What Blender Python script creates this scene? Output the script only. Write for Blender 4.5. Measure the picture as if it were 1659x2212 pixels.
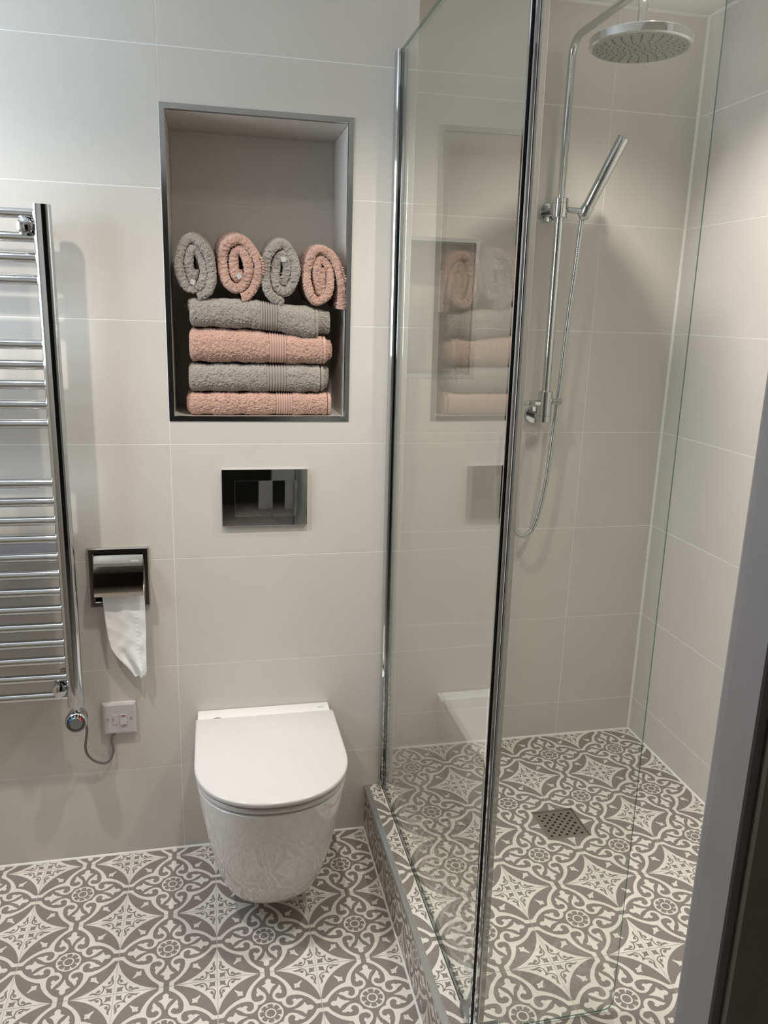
import bpy, bmesh, math, random
import numpy as np
from mathutils import Vector, Matrix, Euler

for o in list(bpy.data.objects): bpy.data.objects.remove(o, do_unlink=True)
random.seed(4); RNG = np.random.default_rng(4)
scene = bpy.context.scene
COL = scene.collection
PI = math.pi

# ------------------------------------------------------------------ camera
cam_data = bpy.data.cameras.new('camera')
cam = bpy.data.objects.new('camera', cam_data); COL.objects.link(cam)
cam.location = (0.10002, -2.03725, 1.49394)
cam.rotation_euler = (math.radians(76.013), math.radians(-1.709), math.radians(-12.141))
cam_data.sensor_fit = 'HORIZONTAL'; cam_data.sensor_width = 36.0
cam_data.lens = 1714.25 / 1659 * 36.0
cam_data.clip_start = 0.02
scene.camera = cam

# ------------------------------------------------------------------ view, world, lights
scene.view_settings.view_transform = 'Standard'
scene.view_settings.look = 'None'
scene.view_settings.gamma = 1.0
scene.view_settings.use_curve_mapping = False
scene.view_settings.exposure = 0.0
world = bpy.data.worlds.new('world'); scene.world = world; world.use_nodes = True
world.node_tree.nodes['Background'].inputs[0].default_value = (0.55, 0.68, 0.9, 1)
world.node_tree.nodes['Background'].inputs[1].default_value = 1.0

CEIL = 2.321
SPOTS = [(-0.55, -0.62, 47.0, 0), (0.33, -0.62, 40.0, 0), (1.047, -0.366, 46.0, 0), (1.00, -1.02, 34.0, 0)]
WARM = (1.0, 0.935, 0.845)
for i, (sx_, sy_, en, _) in enumerate(SPOTS):
    L = bpy.data.lights.new('downlight_beam', 'SPOT'); L.energy = en; L.color = WARM
    L.spot_size = math.radians(125); L.spot_blend = 1.0; L.shadow_soft_size = 0.022
    lo = bpy.data.objects.new('downlight_beam', L); COL.objects.link(lo)
    lo.location = (sx_, sy_, CEIL - 0.012)
HL = bpy.data.lights.new('hall_fill', 'POINT'); HL.energy = 4.0; HL.color = WARM; HL.shadow_soft_size = .05  # added out-of-view fill that brightens the hall side of the door frame
hlo = bpy.data.objects.new('hall_fill', HL); COL.objects.link(hlo); hlo.location = (1.30, -1.50, CEIL - .10)
# daylight entering through the window in the left wall
WIN = (-0.72, -0.16, 1.30, 2.12)            # y0, y1, z0, z1
A = bpy.data.lights.new('window_daylight', 'AREA'); A.shape = 'RECTANGLE'
A.size = WIN[3] - WIN[2]; A.size_y = WIN[1] - WIN[0]; A.energy = 15.0; A.color = (0.72, 0.85, 1.0)
ao = bpy.data.objects.new('window_daylight', A); COL.objects.link(ao)
ao.location = (-1.08, (WIN[0] + WIN[1]) / 2, (WIN[2] + WIN[3]) / 2)
ao.rotation_euler = (0, math.radians(-90), 0)

# ------------------------------------------------------------------ node helper
class G:
    """small wrapper that writes shader math"""
    def __init__(s, name):
        s.m = bpy.data.materials.new(name); s.m.use_nodes = True
        s.t = s.m.node_tree; s.t.nodes.clear()
        s.out = s.t.nodes.new('ShaderNodeOutputMaterial')
    def n(s, typ, **kw):
        nd = s.t.nodes.new(typ)
        for k, v in kw.items(): setattr(nd, k, v)
        return nd
    def link(s, a, b): s.t.links.new(a, b)
    def put(s, sock, v):
        if isinstance(v, bpy.types.NodeSocket): s.t.links.new(v, sock)
        else: sock.default_value = v
    def math(s, op, a, b=None, c=None):
        nd = s.t.nodes.new('ShaderNodeMath'); nd.operation = op
        s.put(nd.inputs[0], a)
        if b is not None: s.put(nd.inputs[1], b)
        if c is not None: s.put(nd.inputs[2], c)
        return nd.outputs[0]
    def curve(s, x, pts):
        nd = s.t.nodes.new('ShaderNodeFloatCurve')
        cm = nd.mapping; cm.use_clip = True; cv = cm.curves[0]
        while len(cv.points) > 2: cv.points.remove(cv.points[1])
        cv.points[0].location = pts[0]; cv.points[-1].location = pts[-1]
        for p in pts[1:-1]: cv.points.new(*p)
        for p in cv.points: p.handle_type = 'VECTOR'
        cm.update()
        s.put(nd.inputs['Value'], x)
        return nd.outputs[0]
    def mix(s, f, a, b):
        nd = s.t.nodes.new('ShaderNodeMix'); nd.data_type = 'RGBA'
        s.put(nd.inputs[0], f); s.put(nd.inputs[6], a); s.put(nd.inputs[7], b)
        return nd.outputs[2]
    def noise(s, scale, vec=None, detail=3.0, rough=0.5):
        nd = s.t.nodes.new('ShaderNodeTexNoise'); nd.inputs['Scale'].default_value = scale
        nd.inputs['Detail'].default_value = detail; nd.inputs['Roughness'].default_value = rough
        if vec is not None: s.t.links.new(vec, nd.inputs['Vector'])
        return nd.outputs['Fac']
    def bsdf(s, base, rough=0.5, metal=0.0, spec=0.5, **kw):
        b = s.t.nodes.new('ShaderNodeBsdfPrincipled')
        s.put(b.inputs['Base Color'], base); s.put(b.inputs['Roughness'], rough)
        s.put(b.inputs['Metallic'], metal); s.put(b.inputs['Specular IOR Level'], spec)
        for k, v in kw.items(): s.put(b.inputs[k], v)
        s.t.links.new(b.outputs[0], s.out.inputs[0])
        return b
    def bump(s, h, strength, dist, b):
        nd = s.t.nodes.new('ShaderNodeBump'); nd.inputs['Strength'].default_value = strength
        nd.inputs['Distance'].default_value = dist
        s.t.links.new(h, nd.inputs['Height']); s.t.links.new(nd.outputs[0], b.inputs['Normal'])
    def coord(s, which='Object'):
        return s.t.nodes.new('ShaderNodeTexCoord').outputs[which]

def c3(r, g, b): return (r, g, b, 1.0)

def plain(name, col, rough=0.5, metal=0.0, spec=0.5, vary=0.06, scale=30, **kw):
    g = G(name); f = g.noise(scale, g.coord(), 4)
    a = tuple(min(1, v * (1 - vary)) for v in col[:3]) + (1,)
    b_ = tuple(min(1, v * (1 + vary)) for v in col[:3]) + (1,)
    g.bsdf(g.mix(f, a, b_), rough, metal, spec, **kw)
    return g.m

# wall tile: pale greige with faint clouding, satin glaze
def wall_tile_mat():
    g = G('wall_tile_glaze'); co = g.coord()
    info = g.n('ShaderNodeObjectInfo')
    off = g.n('ShaderNodeVectorMath', operation='MULTIPLY_ADD')
    g.link(co, off.inputs[0]); off.inputs[1].default_value = (1, 1, 1)
    rnd = g.n('ShaderNodeCombineXYZ'); g.put(rnd.inputs[0], g.math('MULTIPLY', info.outputs['Random'], 40.0)); g.link(rnd.outputs[0], off.inputs[2])
    f1 = g.noise(5.0, off.outputs[0], 5, 0.6); f2 = g.noise(60.0, off.outputs[0], 3)
    f = g.math('ADD', g.math('MULTIPLY', f1, 0.8), g.math('MULTIPLY', f2, 0.2))
    col = g.mix(f, c3(0.605, 0.570, 0.520), c3(0.670, 0.637, 0.590))
    rough = g.math('MULTIPLY_ADD', f1, 0.12, 0.24)
    b = g.bsdf(col, rough, 0, 0.42)
    g.bump(f2, 0.05, 0.001, b)
    return g.m

# patterned floor tile; the print repeats with the symmetry of a square
def floor_tile_mat(half):
    g = G('floor_tile_print'); co = g.coord()
    sep = g.n('ShaderNodeSeparateXYZ'); g.link(co, sep.inputs[0])
    u = g.math('ABSOLUTE', g.math('DIVIDE', sep.outputs[0], half))
    v = g.math('ABSOLUTE', g.math('DIVIDE', sep.outputs[1], half))
    a = g.math('MINIMUM', u, v); b = g.math('MAXIMUM', u, v)
    r = g.math('SQRT', g.math('ADD', g.math('MULTIPLY', a, a), g.math('MULTIPLY', b, b)))
    d = g.math('MULTIPLY', g.math('ADD', a, b), 0.70711)
    e = g.math('MULTIPLY', g.math('SUBTRACT', b, a), 0.70711)
    lt = lambda x, y: g.math('LESS_THAN', x, y)
    gt = lambda x, y: g.math('GREATER_THAN', x, y)
    mul = lambda x, y: g.math('MULTIPLY', x, y)
    mx = lambda x, y: g.math('MAXIMUM', x, y)
    # lily on the axis
    lily = g.curve(b, [(0, 0), (.435, 0), (.47, .010), (.51, .024), (.55, .038), (.59, .058), (.62, .080), (.645, .108), (.662, .137), (.672, .142), (.690, .100), (.712, .060), (.727, .050), (.745, .056), (.77, .058), (.795, .052), (.818, .034), (.836, 0), (1, 0)])
    white = lt(a, lily)
    # outer ribbon and the solid part between two lobes
    rin = g.curve(b, [(0, .0), (.05, .0), (.28, .27), (.315, .262), (.325, .300), (.36, .333), (.40, .345), (.45, .350), (.50, .349), (.55, .342), (.60, .327), (.65, .304), (.70, .275), (.75, .236), (.79, .200), (.83, .155), (.86, .112), (.882, .068), (.90, .056), (1, .056)])
    rout = g.curve(b, [(0, 1), (.44, 1), (.452, .470), (.50, .455), (.56, .436), (.62, .408), (.68, .375), (.74, .333), (.79, .292), (.84, .243), (.89, .190), (.925, .152), (.945, .146), (1, .146)])
    white = mx(white, mul(mul(gt(a, rin), lt(a, rout)), gt(b, .31)))
    # scroll with its leaf
    sl = g.curve(b, [(0, 1), (.226, 1), (.230, .232), (.238, .180), (.255, .146), (.275, .116), (.30, .094), (.325, .076), (.355, .064), (.385, .060), (.42, .063), (.458, .073), (.49, .090), (.515, .106), (.535, .125), (.555, .147), (.60, .177), (.648, .210), (.655, .23), (1, .23)])
    sr = g.curve(b, [(0, 1), (.307, 1), (.311, .200), (.318, .172), (.332, .147), (.35, .129), (.37, .117), (.39, .111), (.41, .113), (.43, .124), (.445, .138), (.455, .158), (.460, .200), (.464, .245), (.478, .256), (.495, .256), (.512, .247), (.524, .232), (.532, .228), (.542, .232), (.56, .241), (.585, .243), (.61, .237), (.635, .227), (.652, .216), (.657, 0), (1, 0)])
    white = mx(white, mul(gt(a, sl), lt(a, sr)))
    blob = g.math('SQRT', g.math('ADD', mul(g.math('SUBTRACT', a, .222), g.math('SUBTRACT', a, .222)), mul(g.math('SUBTRACT', b, .463), g.math('SUBTRACT', b, .463))))
    white = mx(white, lt(blob, .029))
    # small star on the diagonal
    st = g.curve(d, [(0, 0), (.725, 0), (.735, .020), (.752, .026), (.765, .034), (.777, .056), (.788, .078), (.803, .064), (.822, .046), (.842, .034), (.87, .026), (.90, .020), (.935, .014), (.95, 0), (1, 0)])
    white = mx(white, lt(e, st))
    # flower
    ring = mul(gt(r, .142), lt(r, .245))
    spoke = g.math('ABSOLUTE', g.math('SUBTRACT', mul(a, .92388), mul(b, .38268)))
    axis_c = g.math('SQRT', g.math('ADD', mul(a, a), mul(g.math('SUBTRACT', b, .166), g.math('SUBTRACT', b, .166))))
    dd = g.math('SUBTRACT', d, .166)
    diag_c = g.math('SQRT', g.math('ADD', mul(e, e), mul(dd, dd)))
    petal = mul(mx(lt(axis_c, .0585), lt(diag_c, .0585)), mul(gt(spoke, .0105), lt(r, .212)))
    petal = mx(petal, mul(lt(r, .172), gt(spoke, .0125)))
    white = mx(white, mul(ring, g.math('SUBTRACT', 1.0, petal)))
    white = mx(white, g.math('COMPARE', r, .0955, .0140))
    # corner field: white, with dark vine, bud and diamond star
    cor = gt(r, 1.008)
    D_ = g.math('SUBTRACT', 1.41421, d); e3 = mul(e, 3.0)
    v1 = g.curve(e3, [(0, .258), (.07, .258), (.105, .247), (.135, .236), (.19, .226), (.25, .215), (.30, .209), (.38, .209), (.46, .215), (.51, .214), (.56, .228), (.60, .244), (.64, .258), (.69, .290), (.75, .322), (.80, .343), (.87, .358), (.93, .372), (.935, 1), (1, 1)])
    v2 = g.curve(e3, [(0, .356), (.024, .342), (.042, .318), (.072, .302), (.111, .279), (.15, .265), (.237, .249), (.30, .237), (.38, .235), (.456, .239), (.50, .250), (.53, .264), (.55, .285), (.57, .305), (.60, .328), (.65, .351), (.70, .369), (.75, .375), (.81, .377), (.87, .378), (.93, .378), (.935, 0), (1, 0)])
    dark = mul(gt(D_, v1), lt(D_, v2))
    ball = g.math('SQRT', g.math('ADD', mul(g.math('SUBTRACT', e, .131), g.math('SUBTRACT', e, .131)), mul(g.math('SUBTRACT', D_, .293), g.math('SUBTRACT', D_, .293))))
    dark = mx(dark, lt(ball, .034))
    link = g.math('SQRT', g.math('ADD', mul(g.math('SUBTRACT', e, .170), g.math('SUBTRACT', e, .170)), mul(g.math('SUBTRACT', D_, .306), g.math('SUBTRACT', D_, .306))))
    dark = mx(dark, lt(link, .019))
    dia = g.curve(mul(D_, 3.0), [(0, 0), (.150, 0), (.20, .008), (.245, .014), (.285, .026), (.32, .034), (.35, .038), (.375, .052), (.395, .068), (.412, .079), (.435, .074), (.462, .056), (.495, .042), (.54, .032), (.58, .025), (.63, .015), (.70, .008), (.77, .0), (1, 0)])
    dark = mx(dark, lt(e, dia))
    white = mx(mul(white, lt(r, 1.008)), mul(cor, g.math('SUBTRACT', 1.0, dark)))
    n1 = g.noise(22, co, 5, 0.65); n2 = g.noise(160, co, 3)
    info = g.n('ShaderNodeObjectInfo')
    tone = g.math('MULTIPLY_ADD', info.outputs['Random'], 0.10, 0.95)
    dk = g.mix(n1, c3(0.205, 0.176, 0.158), c3(0.285, 0.250, 0.228))
    wh = g.mix(n1, c3(0.70, 0.66, 0.595), c3(0.77, 0.735, 0.675))
    col = g.mix(white, dk, wh)
    hsv = g.n('ShaderNodeHueSaturation'); g.link(col, hsv.inputs['Color']); g.put(hsv.inputs['Value'], tone)
    bs = g.bsdf(hsv.outputs[0], g.math('MULTIPLY_ADD', n1, 0.15, 0.30), 0, 0.4)
    g.bump(n2, 0.06, 0.0006, bs)
    return g.m

def glass_mat(name, tint):
    """clear pane: each face mirrors by Fresnel and lets the rest through"""
    g = G(name)
    geo = g.n('ShaderNodeNewGeometry')
    ior = g.math('MULTIPLY_ADD', geo.outputs['Backfacing'], 1 / 1.52 - 1.52, 1.52)
    fr = g.n('ShaderNodeFresnel'); g.link(ior, fr.inputs['IOR'])
    tr = g.n('ShaderNodeBsdfTransparent'); tr.inputs[0].default_value = tint
    gl = g.n('ShaderNodeBsdfGlossy'); gl.inputs['Color'].default_value = c3(.97, 1, .98); gl.inputs['Roughness'].default_value = 0.0
    mxs = g.n('ShaderNodeMixShader')
    g.link(fr.outputs[0], mxs.inputs[0]); g.link(tr.outputs[0], mxs.inputs[1]); g.link(gl.outputs[0], mxs.inputs[2])
    g.link(mxs.outputs[0], g.out.inputs[0])
    return g.m

def metal_mat(name, col, rough, scale=400, amt=0.02):
    g = G(name); f = g.noise(scale, g.coord(), 2)
    g.bsdf(col, g.math('MULTIPLY_ADD', f, amt, rough), 1.0)
    return g.m

def terry_mat(name, dark, light):
    g = G(name); co = g.coord()
    f = g.noise(420, co, 3, 0.7); f2 = g.noise(25, co, 3)
    vor = g.n('ShaderNodeTexVoronoi'); vor.inputs['Scale'].default_value = 420; g.link(co, vor.inputs['Vector'])
    k = g.math('ADD', g.math('MULTIPLY', f, 0.7), g.math('MULTIPLY', f2, 0.3))
    b = g.bsdf(g.mix(k, dark, light), 0.95, 0, 0.1, **{'Sheen Weight': 0.25, 'Sheen Roughness': 0.6})
    g.bump(vor.outputs['Distance'], 0.7, 0.002, b)
    return g.m

def brushed_mat():
    g = G('brushed_steel'); co = g.coord()
    f = g.noise(90, co, 4, 0.7); f2 = g.noise(700, co, 2)
    b = g.bsdf(g.mix(f, c3(.42, .39, .35), c3(.58, .54, .49)), g.math('MULTIPLY_ADD', f2, 0.2, 0.3), 1.0)
    return g.m

def edge_mat():
    g = G('teal_glass_edge'); tr = g.n('ShaderNodeBsdfTransparent'); tr.inputs[0].default_value = c3(.42, .58, .55)
    gl = g.n('ShaderNodeBsdfGlossy'); gl.inputs['Color'].default_value = c3(.12, .20, .19); gl.inputs['Roughness'].default_value = .15
    m_ = g.n('ShaderNodeMixShader'); m_.inputs[0].default_value = .45
    g.link(tr.outputs[0], m_.inputs[1]); g.link(gl.outputs[0], m_.inputs[2]); g.link(m_.outputs[0], g.out.inputs[0]); return g.m

def seal_mat():
    g = G('milky_seal'); tr = g.n('ShaderNodeBsdfTransparent'); tr.inputs[0].default_value = c3(.93, .93, .90)
    df = g.n('ShaderNodeBsdfDiffuse'); df.inputs[0].default_value = c3(.80, .79, .74)
    m_ = g.n('ShaderNodeMixShader'); m_.inputs[0].default_value = .55
    g.link(tr.outputs[0], m_.inputs[1]); g.link(df.outputs[0], m_.inputs[2]); g.link(m_.outputs[0], g.out.inputs[0]); return g.m

PITCH = 0.22691; HALF = PITCH / 2
M = dict(
    wall=wall_tile_mat(), print=floor_tile_mat(HALF),
    grout=plain('pale_grout', c3(.92, .90, .86), 0.9, scale=200),
    floor_grout=plain('floor_grout', c3(.56, .53, .48), 0.9, scale=200),
    sealant=plain('white_sealant', c3(.80, .79, .75), 0.4, vary=.02),
    paint=plain('white_ceiling_paint', c3(.80, .79, .76), 0.8, vary=.02),
    jamb=plain('grey_gloss_paint', c3(.23, .215, .212), 0.45, vary=.08, scale=12),
    jamb_dark=plain('dark_olive_paint', c3(.26, .235, .185), 0.6, vary=.15, scale=8),
    hall=plain('dim_hall_paint', c3(.075, .07, .065), 0.8),
    hall_pale=plain('pale_hall_paint', c3(.48, .46, .43), 0.8),
    front_paint=plain('taupe_wall_paint', c3(.30, .285, .265), 0.8),
    hall_floor=plain('dark_hall_boards', c3(.24, .22, .20), 0.7, vary=.3, scale=9),
    chrome=metal_mat('polished_chrome', c3(.60, .61, .62), 0.035),
    nickel=metal_mat('dark_polished_steel', c3(.50, .465, .415), 0.06),
    trim=metal_mat('polished_trim_steel', c3(.86, .87, .87), 0.16),
    satin=metal_mat('satin_aluminium', c3(.62, .64, .66), 0.28),
    brushed=brushed_mat(),
    grey_face=plain('grey_spray_face', c3(.17, .168, .16), 0.35),
    black=plain('black_rubber', c3(.012, .012, .014), 0.5),
    hole=plain('dark_opening', c3(.008, .007, .006), 0.9),
    ceramic=plain('white_ceramic', c3(.76, .745, .725), 0.07, 0, 0.5, vary=.01, **{'Coat Weight': 0.3, 'Coat Roughness': 0.03}),
    lid=plain('white_seat_plastic', c3(.62, .59, .575), 0.16, 0, 0.5, vary=.01),
    plastic=plain('white_switch_plastic', c3(.58, .555, .575), 0.3, vary=.01),
    paper=plain('tissue_paper', c3(.88, .88, .89), 0.95, 0, 0.1, vary=.02, scale=90),
    cable=plain('grey_cable_sheath', c3(.16, .155, .15), 0.5),
    glass=glass_mat('clear_toughened_glass', c3(.968, .980, .965)),
    glass_edge=edge_mat(),
    seal=seal_mat(),
    pink=terry_mat('pink_terry', c3(.47, .275, .215), c3(.65, .415, .335)),
    grey=terry_mat('grey_terry', c3(.285, .252, .222), c3(.43, .386, .342)),
    pink_band=plain('pink_woven_cotton', c3(.56, .37, .315), 0.9, 0, .1, vary=.1, scale=600),
    grey_band=plain('grey_woven_cotton', c3(.335, .305, .27), 0.9, 0, .1, vary=.1, scale=600),
    tag=plain('woven_label', c3(.50, .48, .47), 0.8),
    red=plain('red_neon', c3(.45, .02, .03), 0.3),
    ink=plain('dark_print', c3(.10, .10, .10), 0.5),
    pale_ink=plain('pale_print', c3(.80, .78, .74), 0.5),
    card=plain('pale_card', c3(.62, .63, .70), 0.5),
)
def emit_mat(name, col, s):
    g = G(name); e = g.n('ShaderNodeEmission'); e.inputs[0].default_value = col; e.inputs[1].default_value = s
    g.link(e.outputs[0], g.out.inputs[0]); return g.m
M['lens'] = emit_mat('downlight_lens', c3(1, .93, .82), 30.0)
M['sky'] = emit_mat('bright_sky', c3(.70, .84, 1.0), 2.0)

# ------------------------------------------------------------------ mesh helpers
def mesh_obj(name, verts, faces, mat, parent=None, smooth=False, fmats=None):
    me = bpy.data.meshes.new(name)
    me.from_pydata([tuple(map(float, v)) for v in verts], [], [tuple(map(int, f)) for f in faces])
    for m in (mat if isinstance(mat, (list, tuple)) else [mat]): me.materials.append(m)
    if fmats is not None: me.polygons.foreach_set('material_index', fmats)
    if smooth: me.polygons.foreach_set('use_smooth', [True] * len(me.polygons))
    me.update()
    o = bpy.data.objects.new(name, me); COL.objects.link(o)
    if parent: o.parent = parent
    return o

class MB:
    """collects shapes for ONE mesh object"""
    def __init__(s): s.v = []; s.f = []
    def add(s, v, f):
        n = len(s.v); s.v += [tuple(p) for p in v]; s.f += [tuple(i + n for i in q) for q in f]; return s
    def box(s, x0, x1, y0, y1, z0, z1, bev=0.0):
        bm = bmesh.new(); bmesh.ops.create_cube(bm, size=1)
        for v in bm.verts:
            v.co = Vector(((x0 + x1) / 2 + v.co.x * (x1 - x0), (y0 + y1) / 2 + v.co.y * (y1 - y0), (z0 + z1) / 2 + v.co.z * (z1 - z0)))
        if bev: bmesh.ops.bevel(bm, geom=list(bm.edges), offset=bev, segments=2, profile=0.6, affect='EDGES')
        return s.take(bm)
    def take(s, bm):
        bm.verts.index_update()
        v = [p.co.copy() for p in bm.verts]; f = [[q.index for q in p.verts] for p in bm.faces]; bm.free()
        return s.add(v, f)
    def cyl(s, a, b, r, r2=None, seg=24, bev=0.0, caps=True):
        a = Vector(a); b = Vector(b); L = (b - a).length; r2 = r if r2 is None else r2
        prof = [(0, r), (L, r2)] if not bev else [(0, r - bev), (bev * .3, r - bev * .3), (bev, r), (L - bev, r2), (L - bev * .3, r2 - bev * .3), (L, r2 - bev)]
        return s.lathe(prof, a, b - a, seg, caps)
    def lathe(s, prof, origin, axis, seg=32, caps=True):
        q = Vector(axis).normalized().to_track_quat('Z', 'Y').to_matrix(); o = Vector(origin)
        v = []; f = []; n = len(prof)
        for h, r in prof:
            for k in range(seg):
                t = 2 * PI * k / seg; v.append(o + q @ Vector((r * math.cos(t), r * math.sin(t), h)))
        for i in range(n - 1):
            for k in range(seg):
                k2 = (k + 1) % seg; f.append((i * seg + k, i * seg + k2, (i + 1) * seg + k2, (i + 1) * seg + k))
        if caps:
            f.append(tuple(reversed(range(seg)))); f.append(tuple((n - 1) * seg + k for k in range(seg)))
        return s.add(v, f)
    def tube(s, pts, r, seg=16, caps=True, prof=None):
        P = [Vector(p) for p in pts]; v = []; f = []; n = len(P)
        T = [(P[min(i + 1, n - 1)] - P[max(i - 1, 0)]).normalized() for i in range(n)]
        up = Vector((0, 0, 1)) if abs(T[0].z) < .9 else Vector((0, 1, 0))
        N = (up - T[0] * up.dot(T[0])).normalized()
        for i in range(n):
            N = (N - T[i] * N.dot(T[i])).normalized(); B = T[i].cross(N)
            ri = r(i) if callable(r) else r
            for k in range(seg):
                t = 2 * PI * k / seg; v.append(P[i] + N * (ri * math.cos(t)) + B * (ri * math.sin(t)))
        for i in range(n - 1):
            for k in range(seg):
                k2 = (k + 1) % seg; f.append((i * seg + k, i * seg + k2, (i + 1) * seg + k2, (i + 1) * seg + k))
        if caps:
            f.append(tuple(reversed(range(seg)))); f.append(tuple((n - 1) * seg + k for k in range(seg)))
        return s.add(v, f)
    def prism(s, poly, z0, z1):
        """closed polygon in x,y extruded along z"""
        n = len(poly)
        v = [(x, y, z0) for x, y in poly] + [(x, y, z1) for x, y in poly]
        f = [(i, (i + 1) % n, n + (i + 1) % n, n + i) for i in range(n)] + [tuple(reversed(range(n))), tuple(range(n, 2 * n))]
        return s.add(v, f)
    def loft(s, rings, cap0=True, cap1=True):
        n = len(rings[0]); v = [p for r in rings for p in r]; f = []
        for i in range(len(rings) - 1):
            for k in range(n):
                k2 = (k + 1) % n; f.append((i * n + k, i * n + k2, (i + 1) * n + k2, (i + 1) * n + k))
        if cap0: f.append(tuple(reversed(range(n))))
        if cap1: f.append(tuple((len(rings) - 1) * n + k for k in range(n)))
        return s.add(v, f)
    def build(s, name, mat, parent=None, smooth=False, angle=None):
        o = mesh_obj(name, s.v, s.f, mat, parent, False)
        bm = bmesh.new(); bm.from_mesh(o.data); bmesh.ops.recalc_face_normals(bm, faces=bm.faces)
        if smooth or angle:
            lim = math.radians(angle or 40)
            for fc in bm.faces: fc.smooth = True
            for ed in bm.edges:
                if len(ed.link_faces) == 2 and ed.calc_face_angle(0) > lim: ed.smooth = False
        bm.to_mesh(o.data); bm.free()
        return o

def bezier(pts, n=12):
    """Catmull-Rom through points"""
    P = [Vector(p) for p in pts]; P = [P[0] * 2 - P[1]] + P + [P[-1] * 2 - P[-2]]; out = []
    for i in range(1, len(P) - 2):
        for k in range(n):
            t = k / n; a, b, c, d = P[i - 1:i + 3]
            out.append(0.5 * ((2 * b) + (c - a) * t + (2 * a - 5 * b + 4 * c - d) * t * t + (-a + 3 * b - 3 * c + d) * t ** 3))
    out.append(P[-2]); return out

def thing(name, label, cat, loc=(0, 0, 0), group=None):
    o = bpy.data.objects.new(name, None); COL.objects.link(o); o.location = loc
    o.empty_display_size = 0.05; o['label'] = label; o['category'] = cat
    if group: o['group'] = group
    return o
def tag(o, label, cat, group=None):
    o['label'] = label; o['category'] = cat
    if group: o['group'] = group
    return o
def struct(o): o['kind'] = 'structure'; return o
def settle(root):
    """children were modelled in world space; keep them there under a moved root"""
    for c in root.children:
        if c.matrix_parent_inverse == Matrix.Identity(4): c.location = Vector(c.location) - root.location

def cells(x0, x1, y0, y1, holes, thick):
    """slab on local x,y with rectangular holes, top face at local z = 0"""
    xs = sorted({x0, x1, *[min(max(h[i], x0), x1) for h in holes for i in (0, 1)]})
    ys = sorted({y0, y1, *[min(max(h[i], y0), y1) for h in holes for i in (2, 3)]})
    nx, ny = len(xs), len(ys)
    inside = lambda i, j: 0 <= i < nx - 1 and 0 <= j < ny - 1 and not any(
        h[0] < (xs[i] + xs[i + 1]) / 2 < h[1] and h[2] < (ys[j] + ys[j + 1]) / 2 < h[3] for h in holes)
    v = [(x, y, 0) for y in ys for x in xs] + [(x, y, -thick) for y in ys for x in xs]; N = nx * ny; f = []
    for i in range(nx - 1):
        for j in range(ny - 1):
            if not inside(i, j): continue
            a, b, c, d = j * nx + i, j * nx + i + 1, (j + 1) * nx + i + 1, (j + 1) * nx + i
            f.append((a, b, c, d)); f.append((N + d, N + c, N + b, N + a))
            if not inside(i, j - 1): f.append((N + a, N + b, b, a))
            if not inside(i + 1, j): f.append((N + b, N + c, c, b))
            if not inside(i, j + 1): f.append((N + c, N + d, d, c))
            if not inside(i - 1, j): f.append((N + d, N + a, a, d))
    used = sorted({i for q in f for i in q}); mp = {o: k for k, o in enumerate(used)}
    return [v[i] for i in used], [tuple(mp[i] for i in q) for q in f]

_cache = {}
def tile(parent, mat, centre, ex, ey, ext, holes=(), thick=0.001, name='tile'):
    """tile whose local origin is `centre`; ext = local x0,x1,y0,y1"""
    key = (mat.name, tuple(round(e, 5) for e in ext), tuple(tuple(round(q, 5) for q in h) for h in holes), thick)
    if key not in _cache:
        v, f = cells(*ext, holes, thick)
        if not f: return None
        me = bpy.data.meshes.new(name); me.from_pydata(v, [], f); me.materials.append(mat); me.update(); _cache[key] = me
    o = bpy.data.objects.new(name, _cache[key]); COL.objects.link(o); o.parent = parent
    ex = Vector(ex); ey = Vector(ey); ez = ex.cross(ey)
    m = Matrix((ex, ey, ez)).transposed().to_4x4(); m.translation = Vector(centre); o.matrix_local = m
    return o

def slab(name, origin, ex, ey, ext, holes, thick, mat, parent=None):
    v, f = cells(*ext, holes, thick)
    ex = Vector(ex); ey = Vector(ey); ez = ex.cross(ey); o0 = Vector(origin)
    return mesh_obj(name, [o0 + ex * p[0] + ey * p[1] + ez * p[2] for p in v], f, mat, parent)

def lerp_tab(x, tab):
    xs, ys = zip(*tab); return np.interp(x, xs, ys)

# ------------------------------------------------------------------ room shell
XL, XR = -1.05, 1.476          # left and right walls
XE = 0.6035                    # right end of the boxed-in wall behind the toilet
D = 0.1852                     # shower rear wall
YF = -1.2                      # inner face of the door wall
HS = 0.1426                    # shower floor height
KX = 0.5215                    # riser face of the raised shower floor
KY = -0.93                     # front of the raised shower floor
GT = 0.0010                    # half grout joint
ROW0, TH, TW = 0.2626, 0.3, 0.6043
ROWS = [0.0] + [ROW0 + TH * k for k in range(7)] + [CEIL]
NI = dict(x0=0.0008, x1=0.4518, z0=1.2203, z1=1.9466, d=0.236, t=0.012)      # towel niche (outer edge of its trim)
SN = dict(x0=0.630, x1=0.8470, z0=1.3210, z1=1.7050, d=0.10, t=0.011)        # shower niche
PH = (-0.1985, -0.0775, 0.754, 0.884)                                         # paper holder recess

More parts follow.
